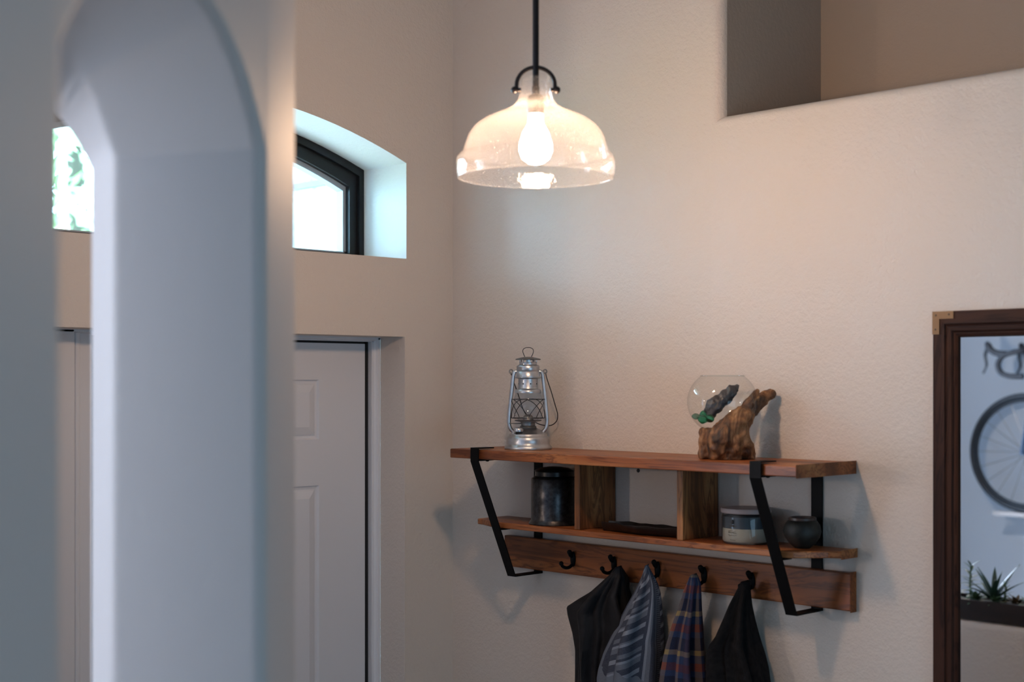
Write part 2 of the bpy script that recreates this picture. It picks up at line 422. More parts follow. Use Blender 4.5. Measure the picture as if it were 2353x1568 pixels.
for nm, x0, x1, yy, z0, z1, lb in (('light_block_blind', DWX0, DWX1, YD + .012, DWZ0, DWZ1, 'added white blind blocking sky light behind the dining room window frame'), ('light_block_blind', PX0, PX1, YR - .012, 0.0, PZ, 'wide added white blind blocking sky light behind the patio door frame')):  # opaque sheets added so sky light stays out behind the area lamps
    mb = MB(); mb.box(x0 - .03, x1 + .03, yy - .002, yy + .002, z0, z1 + .03); bo = thing(nm, lb, 'light-blocking blind', ((x0 + x1) / 2, yy, z0))
    f_ = mb.build('fabric', 'ceiling_paint', bo); f_.location = (-(x0 + x1) / 2, -yy, -z0)
    mb = MB(); mb.tube([(x0 - .03, yy, z1 + .03), (x1 + .03, yy, z1 + .03)], .02, 10); f_ = mb.build('roller', 'alu_grey', bo); f_.location = (-(x0 + x1) / 2, -yy, -z0)
mb = MB(); mb.box(XL, .5, YR, YD, -.12, 0)
struct(mb.build('floor', 'floor_tile'), 'tan tiled floor of the entry', 'floor')
mb = MB(); mb.box(XL, .5, YR, YD, H, H + .1)
struct(mb.build('ceiling', 'ceiling_paint'), 'flat white ceiling high above the entry', 'ceiling')

# free-standing wall pierced by a narrow arched passage
N0, M0, F0, E_ = Vector((-1.705, -1.5492)), Vector((-1.797, -1.3565)), Vector((-1.7684, -1.2436)), Vector((.793, .6087))
ASP, AZ, ARISE, FRISE = .5257, 2.2193, .135, .085
def outline(O, e, n=28, rise=ARISE):
    pts = [(e, 0), (e, AZ)]; h = ASP / 2 + e; rs = rise + e * .7
    R_ = (h * h + rs * rs) / (2 * rs)
    for k in range(1, n):
        x = h - 2 * h * k / n
        pts.append((-ASP / 2 + x, AZ + rs - R_ + math.sqrt(R_ * R_ - x * x)))
    pts += [(-ASP - e, AZ), (-ASP - e, 0)]
    return [(O.x + E_.x * u, O.y + E_.y * u, z) for u, z in pts], pts
mb = MB()
d1 = (M0 - N0).normalized(); d2 = (F0 - M0).normalized(); br = .017
st = []
for k in range(9):
    a = PI / 2 * k / 8; st.append((N0 + d1 * br * (1 - math.cos(a)), br * (1 - math.sin(a))))
st += [(M0 - d1 * .012, 0), (M0 - d1 * .004, .0008), (M0 + d2 * .003, .0008), (M0 + d2 * .010, 0)]
for k in range(9):
    a = PI / 2 * k / 8; st.append((F0 - d2 * br * (1 - math.sin(a)), br * (1 - math.cos(a))))
mb.grid([outline(O, e, 28, ARISE if k < 13 else FRISE)[0] for k, (O, e) in enumerate(st)])
def face(O, e, u0, u1, rise):
    P, pts = outline(O, e, 28, rise)
    W = lambda u, z: (O.x + E_.x * u, O.y + E_.y * u, z)
    mb.quad(W(e, 0), W(u1, 0), W(u1, H), W(e, H)); mb.quad(W(u0, 0), W(-ASP - e, 0), W(-ASP - e, H), W(u0, H))
    mb.grid([[W(u, z) for u, z in pts[1:-1]], [W(u, H) for u, z in pts[1:-1]]])
    return W
face(N0, br, -4.45, .128, ARISE)
face(F0, br, -4.37, .080, FRISE)
NEND = N0 + E_ * .128; FEND = F0 + E_ * .080
cap = [NEND, NEND + E_ * .0108 + d1 * .003, NEND + E_ * .0165 + d1 * .011, NEND + E_ * .0175 + d1 * .03, FEND + E_ * .02 - d1 * .02, FEND]
mb.grid([[(p.x, p.y, 0) for p in cap], [(p.x, p.y, H) for p in cap]])
struct(mb.build('wall_arch', 'arch_paint', smooth=35), 'grey-beige wall with a narrow arched passage', 'wall')
# low wall that carries the planter, seen in the mirror
mb = MB(); hp = [(-2.28, 0), (-2.28, 1.045), (-2.272, 1.065), (-2.255, 1.075), (-2.145, 1.075), (-2.128, 1.065), (-2.12, 1.045), (-2.12, 0)]
mb.prism(hp, 'y', -1.42, 0.45)
struct(mb.build('wall_half', 'wall_paint', smooth=45), 'low beige wall with a rounded top under the planter', 'wall')

# ------------------------------------------------------------------ entry door
door = thing('door_1', 'white six-panel entry door in a deep beige recess', 'door', (0, 0, 0)); door['kind'] = 'structure'
LX0, LX1, LZ, LY = -.212, -1.028, 2.044, .128
xs = [LX0, LX0 - .157, LX0 - .157 - .215, LX1 + .157 + .215, LX1 + .157, LX1]
zs_ = [.01, .22, .78, .95, 1.660, 1.7836, 1.9447, LZ]
mb = MB()
panels = []
for i in range(5):
    for j in range(7):
        if i in (1, 3) and j in (1, 3, 5): panels.append((xs[i + 1], xs[i], zs_[j], zs_[j + 1])); continue
        mb.quad((xs[i + 1], LY, zs_[j]), (xs[i], LY, zs_[j]), (xs[i], LY, zs_[j + 1]), (xs[i + 1], LY, zs_[j + 1]))
leaf = mb.build('leaf', 'door_white', door)
for (a, b, c, d) in panels:
    mb = MB(); rows = []
    for ins, dy in ((0, 0), (.004, .006), (.010, .007), (.014, .004), (.034, -.003), (.040, -.003)):
        rows.append([(a + ins, LY + dy, c + ins), (b - ins, LY + dy, c + ins), (b - ins, LY + dy, d - ins), (a + ins, LY + dy, d - ins)])
    mb.grid(rows, True); mb.quad(*rows[-1]); mb.build('panel', 'door_white', leaf)
mb = MB(); mb.box(LX0 + .0005, LX0 + .0135, LY + .002, LY + .03, 0, LZ + .006); mb.box(LX1 - .007, LX0 + .007, LY + .002, LY + .03, LZ, LZ + .006); mb.box(LX1 - .007, LX1, LY + .002, LY + .03, 0, LZ + .006)
mb.build('weather_gap', 'gap_black', door)
fr = thing('trim_1', 'white door frame lining the recess', 'door frame'); fr['kind'] = 'structure'
def jamb(name, poly):
    m = MB(); m.prism(poly, 'z', 0, DZ); return m.build(name, 'door_white', fr, bevel=.0015)
jp = [(DX0, .104), (DX0 - .009, .104), (DX0 - .011, .109), (DX0 - .016, .113), (LX0 + .013, .113), (LX0 + .013, .17), (DX0, .17)]
jamb('jamb', jp); jamb('jamb', [(DX1, .104), (DX1, .17), (LX1 - .013, .17), (LX1 - .013, .116), (-1.072, .116), (-1.074, .110), (-1.084, .110), (-1.087, .114), (-1.091, .104)])
m = MB(); m.prism([(.104, DZ), (.104, DZ - .006), (.113, DZ - .010), (.113, LZ + .006), (.17, LZ + .006), (.17, DZ)], 'x', DX1, DX0); m.build('head', 'door_white', fr)
m = MB(); m.quad((DX1, .172, 0), (DX0, .172, 0), (DX0, .172, DZ), (DX1, .172, DZ)); m.build('backing', 'gap_black', door)

# ------------------------------------------------------------------ arched transom window
win = thing('window_1', 'arched transom window with a black metal frame above the door', 'window'); win['kind'] = 'structure'
WY = .184
def ring(i0, i1, y0, y1, zb0, zb1, name, mat):
    a = warc(24, i0); b = warc(24, i1); m = MB()
    A_ = [(WX1 + i0, zb0)] + a[::-1] + [(WX0 - i0, zb0)]; B_ = [(WX1 + i1, zb1)] + b[::-1] + [(WX0 - i1, zb1)]
    lift = lambda L, i: [(x, z - (i * .8 if 0 < k < len(L) - 1 else 0)) for k, (x, z) in enumerate(L)]
    A_ = lift(A_, i0); B_ = lift(B_, i1)
    m.grid([[(x, y0, z) for x, z in A_], [(x, y0, z) for x, z in B_], [(x, y1, z) for x, z in B_], [(x, y1, z) for x, z in A_], [(x, y0, z) for x, z in A_]])
    m.box(WX1 + i0, WX0 - i0, y0, y1, zb0, zb1)
    return m.build(name, mat, win, smooth=30)
ring(0, .016, WY, WY + .05, WZ0, WZ0 + .010, 'outer_frame', 'window_black')
ring(.012, .042, WY + .012, WY + .045, WZ0 + .006, WZ0 + .024, 'sash', 'window_black')
ring(.042, .052, WY + .03, WY + .06, WZ0 + .024, WZ0 + .030, 'glazing_bead', 'alu_grey')
a = warc(24, .048); m = MB(); pl = [(WX1 + .048, WZ0 + .026)] + [(x, z - .04) for x, z in a[::-1]] + [(WX0 - .048, WZ0 + .026)]
m.v = [(x, WY + .04, z) for x, z in pl]; m.f = [tuple(range(len(pl)))]; m.build('pane', 'pane_glass', win)

# ------------------------------------------------------------------ outside the window
m = MB(); m.box(-14, 14, .28, 30, -.2, -.12); g = struct(m.build('floor_lawn', 'lawn'), 'sunlit lawn outside the entry', 'ground')
m = MB(); m.box(-3.2, .6, 2.3, 12, -.12, -.10); struct(m.build('floor_driveway', 'driveway'), 'pale concrete path outside the entry', 'path')
m = MB(); m.box(.10, .35, .27, 2.25, -.1, 3.25); pw = struct(m.build('wall_porch', 'stucco'), 'white stucco porch wall outside the window', 'wall')
m = MB(); m.box(.086, .10, .27, 2.25, 2.572, 2.590); m.build('moulding', 'stucco_trim', pw)
m = MB(); m.box(-2.9, .35, .27, 2.3, 3.25, 3.4); struct(m.build('ceiling_porch', 'stucco'), 'white soffit over the front porch', 'ceiling')
def tree(loc, h, rr, label, n, seed):
    rnd = random.Random(seed); tt = thing('tree', label, 'tree', loc, 0, 'trees in the front garden')
    m = MB(); m.tube([(0, 0, 0), (.1, 0, h * .4), (0, .1, h * .75)], [.16, .12, .05], 8); m.build('trunk', 'bark', tt)
    m = MB(); m.tube([(0, 0, h * .38), (-.7, -.5, h * .56), (-1.3, -.6, h * .60)], [.05, .035, .015], 6); m.tube([(0, 0, h * .45), (.8, .3, h * .6)], [.05, .02], 6); m.build('branch', 'bark', tt)
    m = MB()
    for _ in range(n):
        v = Vector((rnd.gauss(0, 1), rnd.gauss(0, 1), rnd.gauss(0, 1))).normalized() * rr * rnd.random() ** .4
        c = Vector((v.x, v.y, h * .66 + v.z * .8)); a = Vector((rnd.gauss(0, 1), rnd.gauss(0, 1), rnd.gauss(0, 1))).normalized() * .085; b = a.orthogonal().normalized() * .04
        m.quad(c - a, c + b, c + a, c - b)
    cr = m.build('crown', 'tree_leaf', tt); cr['kind'] = 'stuff'
tree((2.3, 6.6, -.12), 5.4, 1.9, 'leafy tree straight outside the arched window', 3200, 1)
tree((5.0, 9.5, -.12), 6.5, 2.3, 'taller leafy tree behind the one outside the arched window', 2600, 2)
tree((-6.5, 12.5, -.12), 4.2, 2.0, 'low leafy tree beside the concrete path', 1800, 3)

# ------------------------------------------------------------------ pendant lamp
def pendant(label, loc, glow):
    hh = H - loc[2]
    pd = thing('pendant_lamp', label, 'lamp', loc, YAW - PI / 2)
    m = MB(); m.tube([(0, 0, .162), (0, 0, hh - .02)], .0062, 14); m.build('rod', 'black_rod', pd, smooth=40)
    m = MB(); m.lathe([(0, hh), (.062, hh), (.062, hh - .012), (.03, hh - .03), (0, hh - .03)]); m.build('ceiling_canopy', 'black_rod', pd, smooth=40)
    m = MB(); pts = [(-.0365, 0, .168)] + [(-.0365 * math.cos(PI * k / 16), 0, .175 + .034 * math.sin(PI * k / 16)) for k in range(17)] + [(.0365, 0, .168)]
    m.tube(pts, .0040, 10); yk = m.build('yoke', 'black_rod', pd, smooth=40)
    for s in (-1, 1):
        m = MB(); m.sphere((s * .040, 0, .166), .0072, 14, 10); m.tube([(s * .028, 0, .166), (s * .046, 0, .166)], .0042, 10); m.build('knob', 'black_rod', yk, smooth=60)
    m = MB(); m.lathe([(0, .172), (.0075, .172), (.0075, .158), (.015, .154), (.0165, .148), (.0165, .126), (.0135, .120), (0, .120)], 28); m.build('socket', 'black_rod', pd, smooth=40)
    m = MB(); m.lathe([(.1475, 0), (.1500, .010), (.1505, .030), (.1490, .038), (.1450, .0425), (.1390, .0435), (.1372, .050), (.134, .062), (.128, .080), (.117, .096), (.100, .109), (.078, .119), (.058, .127), (.043, .135), (.034, .147), (.0295, .165), (.0285, .182), (.0275, .188)], 96)
    sh = m.build('shade', 'shade_glass', pd, smooth=60)
    m = MB(); m.tube([(.1475 * math.cos(2 * PI * k / 72), .1475 * math.sin(2 * PI * k / 72), 0) for k in range(72)], .0014, 6, True); m.build('rim', 'shade_glass', sh, smooth=60)
    m = MB(); m.lathe([(.0, .024), (.014, .027), (.026, .036), (.0315, .050), (.031, .064), (.025, .084), (.015, .102), (.013, .120)], 32); m.build('bulb', glow, pd, smooth=60)
pendant('clear glass dome pendant lamp on a black rod with a glowing bulb', (-.76, -1.0760, 2.3275), 'bulb_glow')
pendant('glass pendant lamp hanging in the dining room beyond the low wall', (-3.25, .40, 1.96), 'bulb_glow_dining')

# ------------------------------------------------------------------ coat shelf
TS = thing('coat_shelf', 'reddish live-edge wooden wall shelf with black straps and five coat hooks', 'shelf', (0, 0, 1.44))
Z0 = 1.44
def slab(name, mat, x0, x1, y0, y1, z0, z1, lend, rend, wav, seed, bevel=.0025):
    # live-edge board: the front edge wanders, the ends may run skew
    m = MB(); n = 44; fr_ = []; bk = []
    for k in range(n + 1):
        t_ = k / n; y = y0 + (y1 - y0) * t_
        wv = wav * (noise.noise(Vector((t_ * 5.0, seed, 0))) + .5 * noise.noise(Vector((t_ * 13, seed, 3))))
        taper = lend[1] * smoothstep(1 - t_ / lend[0]) if lend[0] and t_ < lend[0] else 0
        taper += rend[1] * smoothstep(1 - (1 - t_) / rend[0]) if rend[0] and t_ > 1 - rend[0] else 0
        fr_.append((x0 + wv + taper, y)); bk.append((x1, y))
    m.grid([[(x, y, z0) for x, y in fr_], [(x, y, z1) for x, y in fr_], [(x, y, z1) for x, y in bk], [(x, y, z0) for x, y in bk], [(x, y, z0) for x, y in fr_]])
    for L in (0, n): m.quad((*fr_[L], z0), (*fr_[L], z1), (*bk[L], z1), (*bk[L], z0))
    return m.build(name, mat, TS, bevel=bevel)
slab('top_board', 'acacia', -.224, -.001, -.236, -1.300, 1.743 - Z0, 1.7665 - Z0, (0, 0), (0, 0), .003, 1.3)
slab('lower_board', 'acacia', -.142, -.001, -.222, -1.303, 1.5625 - Z0, 1.5775 - Z0, (.09, .030), (.085, .080), .003, 4.1)
slab('hook_board', 'acacia_board', -.0215, -.001, -.230, -1.300, 1.4445 - Z0, 1.5270 - Z0, (0, 0), (0, 0), .0004, 6.2)
for y0 in (-.594, -.914):
    m = MB(); m.box(-.136, -.003, y0 - .0175, y0, 1.5775 - Z0, 1.743 - Z0); m.build('divider', 'acacia_upright', TS, bevel=.0015)
for yc in (-.340, -1.2022):
    m = MB(); hw = .0143; th = .003
    path = [(-.178, 1.7685), (-.2275, 1.7685), (-.2275, 1.738), (-.100, 1.4415), (-.0235, 1.4415), (-.0235, 1.4415)]
    def strap(pts, m=m):
        rows = []
        for k, (x, z) in enumerate(pts):
            a = Vector(pts[max(k - 1, 0)]); b = Vector(pts[min(k + 1, len(pts) - 1)])
            d0 = (Vector(pts[k]) - a); d1_ = (b - Vector(pts[k])); d0 = d0.normalized() if d0.length else d1_.normalized(); d1_ = d1_.normalized() if d1_.length else d0
            n_ = Vector((-(d0 + d1_).y, (d0 + d1_).x)); n_.normalize(); q = th / max(.5, n_.dot(Vector((-d0.y, d0.x))))
            rows.append([(x, yc - hw, z - Z0), (x, yc + hw, z - Z0), (x - n_.x * q, yc + hw, z - n_.y * q - Z0), (x - n_.x * q, yc - hw, z - n_.y * q - Z0)])
        m.grid(rows, True); m.quad(*rows[0]); m.quad(*rows[-1])
    strap([(-.178, 1.7695), (-.2305, 1.7695), (-.2305, 1.738), (-.100, 1.4375), (-.0005, 1.4375)])
    m.box(-.2275, -.178, yc - hw, yc + hw, 1.7390 - Z0, 1.7425 - Z0)
    m.box(-.150, -.120, yc - hw, yc + hw, 1.5590 - Z0, 1.5620 - Z0)
    m.box(-.0045, -.0008, yc - hw, yc + hw, 1.4375 - Z0, 1.743 - Z0)
    sb_ = m.build('bracket', 'black_iron', TS)
    m = MB(); m.sphere((-.188, yc, 1.7385 - Z0), .005, 12, 8, (1, 1, .6)); m.build('bolt', 'black_iron', sb_, smooth=60)
for yh in (-.4852, -.6243, -.7642, -.9054, -1.0423):
    m = MB()
    m.sphere((-.0235, yh, 1.4855 - Z0), .0195, 14, 12, (.36, .40, 1.0))
    m.tube(catmull([(-.024, yh, 1.492 - Z0), (-.031, yh, 1.494 - Z0), (-.036, yh, 1.499 - Z0), (-.037, yh, 1.5035 - Z0)], 5), [.0048] * 15 + [.0058], 10)
    m.sphere((-.037, yh, 1.504 - Z0), .0066, 12, 8)
    m.tube(catmull([(-.024, yh, 1.4735 - Z0), (-.036, yh, 1.4665 - Z0), (-.050, yh, 1.4655 - Z0), (-.062, yh, 1.4700 - Z0), (-.067, yh, 1.4765 - Z0)], 5), .0043, 10)
    m.sphere((-.0675, yh, 1.478 - Z0), .0060, 12, 8)
    hk = m.build('hook', 'black_iron', TS, smooth=60)
    for dz in (.0105, -.0125):
        m = MB(); m.sphere((-.0292, yh, 1.4855 + dz - Z0), .0022, 10, 6, (.5, 1, 1)); m.build('screw', 'screw_steel', hk, smooth=60)
m = MB(); m.sphere((-.0012, -.684, 1.7197), .0048, 14, 8, (.5, 1, 1)); m.box(-.0042, -.0034, -.6872, -.6808, 1.7190, 1.7204)
tag(m.build('wall_screw', 'screw_steel', smooth=40), 'small dark screw in the wall between the shelf dividers', 'screw')

# ------------------------------------------------------------------ lantern
RL = YAW - PI / 2
ln = thing('hurricane_lantern', 'galvanised silver hurricane lantern standing on the top board', 'lantern', (-.11, -.4090, 1.7670), RL)
m = MB(); m.lathe([(0, 0), (.0600, 0), (.0607, .003), (.0600, .007), (.0555, .0115), (.0543, .014), (.0545, .020), (.0540, .027), (.0522, .0320), (.0500, .0335), (.0490, .0345), (.0486, .0385), (.0470, .0400), (.0440, .0410), (.036, .0465), (.027, .0520), (.0205, .0555), (0, .0555)], 64); tk = m.build('fuel_tank', 'zinc', ln, smooth=50)
m = MB(); m.lathe([(.0205, .0555), (.0215, .057), (.0205, .059), (.0180, .0605), (.0180, .0670), (.0200, .0685), (.0200, .0700), (.0335, .0720), (.0345, .0740), (.0335, .0750), (.024, .0745), (.0140, .0750), (.0132, .0800), (.0110, .0850), (.006, .0885), (0, .0890)], 48); m.build('burner', 'zinc_dark', ln, smooth=50)
m = MB(); m.lathe([(.0125, 0), (.0130, .004), (.0120, .0085), (.0085, .0105), (0, .0108)], 28, (-.024, -.029, .046)); m.build('filler_cap', 'zinc', tk, smooth=50)
m = MB(); m.lathe([(.0245, .0750), (.030, .080), (.0370, .0900), (.0402, .1020), (.0400, .112), (.0372, .126), (.0335, .138), (.0315, .1435)], 48); m.build('globe', 'lantern_glass', ln, smooth=60)
m = MB(); m.lathe([(.0330, .1435), (.0334, .1460), (.0325, .1510), (.0300, .1530), (.0256, .1550), (.0248, .158), (.0248, .1795), (.0300, .1812), (.0335, .1825), (.0335, .1840), (.0305, .1850), (.0300, .197), (.0285, .1985), (.0292, .1995), (.0293, .2120), (.0280, .2140), (.0240, .2155), (.0225, .2160), (.0222, .2210), (.0225, .2215), (.0225, .2225), (0, .2225)], 56); ch = m.build('chimney', 'zinc', ln, smooth=45)
for k in range(8):
    a = 2 * PI * k / 8 + .25
    m = MB(); p = Vector((.0249 * math.cos(a), .0249 * math.sin(a), .1670)); q = p * 1.0; m.tube([p * .97 + Vector((0, 0, .167 * .03)), (p.x * 1.008, p.y * 1.008, .167)], .0018, 10); m.build('vent_hole', 'gap_black', ch)
for k in range(8):
    a = 2 * PI * k / 8 + .1
    m = MB(); m.box(-.0006, .0006, -.0028, .0028, .2215, .2300); o = m.build('vent_pillar', 'zinc', ch); o.rotation_euler = (0, 0, a); o.location = (.0215 * math.cos(a), .0215 * math.sin(a), 0)
m = MB(); m.lathe([(0, .2285), (.0318, .2280), (.0324, .2293), (.0318, .2305), (.026, .2322), (.018, .2345), (.010, .2358), (0, .2362)], 48); cp = m.build('cap', 'zinc_dark', ln, smooth=50)
m = MB(); m.tube(catmull([(-.0085, 0, .2360), (-.0120, 0, .2440), (-.0136, 0, .2500), (-.0120, 0, .2555), (-.006, 0, .2590), (0, 0, .2596), (.006, 0, .2590), (.0120, 0, .2555), (.0136, 0, .2500), (.0120, 0, .2440), (.0085, 0, .2360)], 5), .0010, 8); m.build('lift_ring', 'wire_dark', cp, smooth=60)
for s in (-1, 1):
    m = MB(); m.tube(catmull([(s * .0280, 0, .1985), (s * .0335, 0, .1975), (s * .0372, 0, .1900), (s * .0405, 0, .1620), (s * .0450, 0, .1200), (s * .0484, 0, .0830), (s * .0486, 0, .0660), (s * .0452, 0, .0530), (s * .0390, 0, .0455), (s * .033, 0, .0420)], 7), .0049, 14); sd_ = m.build('side_tube', 'zinc', ln, smooth=60)
    m = MB(); m.tube([(s * .0435 + .0042 * math.cos(2 * PI * k / 16), 0, .1985 + .0050 * math.sin(2 * PI * k / 16)) for k in range(16)], .0016, 8, True); m.build('ear', 'zinc_dark', sd_, smooth=60)
m = MB(); m.tube(catmull([(.0445, .001, .1965), (.0480, .004, .180), (.0594, .012, .1465), (.0700, .024, .111), (.0765, .036, .087), (.0735, .046, .070), (.058, .054, .059), (.030, .060, .062), (.004, .060, .078), (-.012, .054, .100), (-.022, .042, .130), (-.036, .018, .170), (-.0445, .001, .1965)], 7), .0013, 8); m.build('bail_handle', 'wire_dark', ln, smooth=60)
m = MB()
for ph in (0.0, PI / 2, PI, 1.5 * PI):
    m.tube([(.0425 * math.cos(ph + a) , .0425 * math.sin(ph + a), .0800 + .048 * math.sin(a * PI / 2.6) ** .8 if a > 0 else .08) for a in [2.6 * k / 24 for k in range(25)]], .0010, 6)
m.tube([(.0425 * math.cos(a), .0425 * math.sin(a), .1275) for a in [2 * PI * k / 40 for k in range(40)]], .0009, 6, True)
m.tube([(.0425 * math.cos(a), .0425 * math.sin(a), .0795) for a in [2 * PI * k / 40 for k in range(40)]], .0010, 6, True)
m.tube([(-.048, -.006, .0660), (-.030, -.006, .0655), (-.015, 0, .0655)], .0011, 6)
m.build('wire_guard', 'wire_dark', ln, smooth=60)

# ------------------------------------------------------------------ glass bowl on driftwood
def organic(name, mat, parent, chains, voxel, disp, dsize, parts=True):
    m = MB()
    for pts in chains:
        P = [Vector(p[:3]) for p in pts]; R_ = [p[3] for p in pts]
        cp_ = catmull(P, 6); n = len(cp_); rr = []
        for k in range(n):
            f = k / 6; i = min(int(f), len(R_) - 2); rr.append(R_[i] + (R_[i + 1] - R_[i]) * (f - i))
        m.tube(cp_, rr, 14); m.sphere(P[-1], R_[-1], 12, 8); m.sphere(P[0], R_[0], 12, 8)
    o = m.build(name, mat, parent)
    r_ = o.modifiers.new('skin', 'REMESH'); r_.mode = 'VOXEL'; r_.voxel_size = voxel; r_.use_smooth_shade = True
    s_ = o.modifiers.new('smooth', 'SMOOTH'); s_.iterations = 5; s_.factor = .5
    tx = bpy.data.textures.new(name, 'CLOUDS'); tx.noise_scale = dsize; tx.noise_depth = 3
    d_ = o.modifiers.new('rough', 'DISPLACE'); d_.texture = tx; d_.strength = disp; d_.mid_level = .5
    dg = bpy.context.evaluated_depsgraph_get(); me = bpy.data.meshes.new_from_object(o.evaluated_get(dg))
    o.modifiers.clear(); o.data = me
    for v_ in me.vertices:
        if v_.co.z < .0004: v_.co.z = .0004
    return o
BL_ = (-.118, -1.0430, 1.7670)
K = .000161
def zp(x, y, d, r_): return ((x - 770) * K, d, max((1410 - y) * K, .001), r_)
dw = thing('driftwood_stand', 'brown driftwood stump with two prongs holding the glass bowl', 'driftwood', BL_, RL)
organic('stump', 'driftwood', dw, [
    [zp(450, 1390, 0, .011), zp(440, 1180, 0, .0105), zp(425, 1020, 0, .0075)],
    [zp(500, 1390, .01, .015), zp(520, 1200, .005, .018), zp(540, 1060, .0, .016)],
    [zp(640, 1400, -.012, .022), zp(660, 1240, -.022, .030), zp(690, 1090, -.026, .031), zp(820, 930, -.028, .0255), zp(960, 790, -.026, .019)],
    [zp(1060, 1395, -.004, .018), zp(980, 1240, -.01, .024), zp(905, 1060, -.014, .028), zp(960, 860, -.010, .025)],
    [zp(800, 1395, -.020, .024), zp(830, 1250, -.026, .022), zp(800, 1120, -.026, .025)],
    [zp(960, 870, -.010, .021), zp(1090, 730, .012, .021), zp(1250, 610, .024, .0165), zp(1395, 505, .030, .0125)],
    [zp(990, 760, -.020, .0150), zp(1080, 610, -.014, .0110), zp(1180, 460, -.010, .0062)],
], .0026, .012, .020)
m = MB(); gc = Vector((-.0065, .026, .1270)); gr = .0790
prof_ = []
for k in range(25):
    a = PI * (.0 + k / 24 * .785); prof_.append((gr * math.sin(a) * (1.0), -gr * .93 * math.cos(a)))
prof_.append((prof_[-1][0] - .001, prof_[-1][1] + .0015))
m.lathe(prof_, 64, tuple(gc))
gb = thing('glass_bowl', 'clear round glass bowl sitting in the driftwood', 'bowl', BL_, RL)
m.build('bowl', 'bowl_glass', gb, smooth=60)
zr = gc.z + prof_[-1][1]; rr0 = prof_[-1][0]
m = MB(); m.tube([(gc.x + rr0 * math.cos(2 * PI * k / 64), gc.y + rr0 * math.sin(2 * PI * k / 64), zr) for k in range(64)], .0014, 8, True); m.build('lip', 'bowl_glass', gb, smooth=60)
st_ = organic('dark_stone', 'dark_stone', None, [
    [zp(560, 745, .010, .0150), zp(610, 665, .012, .0200), zp(700, 610, .014, .0150), zp(800, 520, .016, .0150), zp(860, 455, .016, .0135), zp(915, 415, .016, .0060)]], .0020, .011, .014)
st_.location = BL_; st_.rotation_euler = (0, 0, RL); tag(st_, 'dark grey elongated stone leaning inside the glass bowl', 'stone')
for k, (x, y, d_, r_, mt, lb) in enumerate([(345, 820, .005, .0085, 'pale_green_glass', 'pale glass pebble lowest at the bowl side'), (430, 860, -.006, .0115, 'green_glass', 'deep green glass pebble at the bottom of the bowl'), (520, 850, -.004, .0105, 'green_glass', 'bright green glass pebble under the dark stone'), (560, 800, .012, .0100, 'pale_green_glass', 'pale green glass pebble touching the dark stone'), (470, 790, .020, .0100, 'green_glass', 'green glass pebble behind the deep green one')]):
    m = MB(); c = zp(x, y, d_, r_); m.sphere((0, 0, 0), r_, 12, 8, (1.15, 1, .85))
    m.v = [tuple(Vector(p) * (1 + .22 * noise.noise(Vector(p) * 120 + Vector((k * 3, 0, 0))))) for p in m.v]
    o = m.build('glass_pebble', mt, smooth=60); o.rotation_euler = (0, 0, RL + k)
    cr_, sr_ = math.cos(RL), math.sin(RL); o.location = (BL_[0] + c[0] * cr_ - c[1] * sr_, BL_[1] + c[0] * sr_ + c[1] * cr_, BL_[2] + c[2])
    tag(o, lb, 'pebble', 'glass pebbles in the bowl')

# ------------------------------------------------------------------ things on the lower board
ZL = 1.5778
jr = thing('metal_canister', 'dark pewter canister with a domed lid on the lower board', 'canister', (-.0735, -.4660, ZL), RL)
m = MB(); m.lathe([(0, 0), (.0640, 0), (.0650, .002), (.0630, .0055), (.0600, .010), (.0590, .013), (.0592, .060), (.0590, .1150), (.0570, .1170), (.0500, .1185), (.0490, .1190)], 64); m.build('body', 'pewter', jr, smooth=45)
m = MB(); m.lathe([(.0520, .1190), (.0530, .1205), (.0490, .1225), (.0485, .1330), (.0500, .1345), (.0490, .1365), (.036, .1425), (.018, .1455), (0, .1460)], 64); m.build('lid', 'pewter_lid', jr, smooth=45)
m = MB(); rows = []
n = 40
for k in range(n + 1):
    t_ = k / n; y = -.662 - .247 * t_
    hw = .034 * (math.sin(PI * (.06 + .9 * t_)) ** .5) * (1 + .12 * noise.noise(Vector((t_ * 6, 0, 1))))
    ht = .0215 + .003 * noise.noise(Vector((t_ * 7, 2, 0))); xc = -.098 + .004 * math.sin(t_ * 9)
    rows.append([(xc - hw * .45, y, ZL), (xc - hw * .8, y, ZL + ht * .4), (xc - hw, y, ZL + ht), (xc - hw * .86, y, ZL + ht + .001), (xc - hw * .5, y, ZL + .008), (xc + hw * .5, y, ZL + .008), (xc + hw * .86, y, ZL + ht + .001), (xc + hw, y, ZL + ht), (xc + hw * .8, y, ZL + ht * .4), (xc + hw * .45, y, ZL)])
m.grid(rows, True); m.quad(*rows[0]); m.quad(*rows[-1])
tag(m.build('carved_tray', 'ebony', smooth=50), 'long black carved tray lying between the shelf dividers', 'tray')
cn = thing('candle_jar', 'squat glass candle with blue-grey and cream bands and a flat lid', 'candle', (-.0700, -1.0600, ZL), RL)
m = MB(); m.lathe([(0, .0003), (.0500, .0003), (.0535, .003), (.0545, .010), (.0545, .058), (.0530, .064), (.0515, .067)], 56); m.build('jar', 'jar_glass', cn, smooth=50)
m = MB(); m.lathe([(0, .004), (.0500, .004), (.0522, .007), (.0522, .0345)], 56); m.build('cream_wax', 'candle_wax', cn, smooth=50)
m = MB(); m.lathe([(.0522, .0345), (.0522, .060), (.046, .062), (0, .062)], 56); m.build('blue_wax', 'candle_blue', cn, smooth=50)
m = MB(); m.lathe([(0, .0672), (.0540, .0672), (.0565, .0690), (.0568, .0760), (.0550, .0785), (0, .0795)], 56); m.build('lid', 'candle_lid', cn, smooth=45)
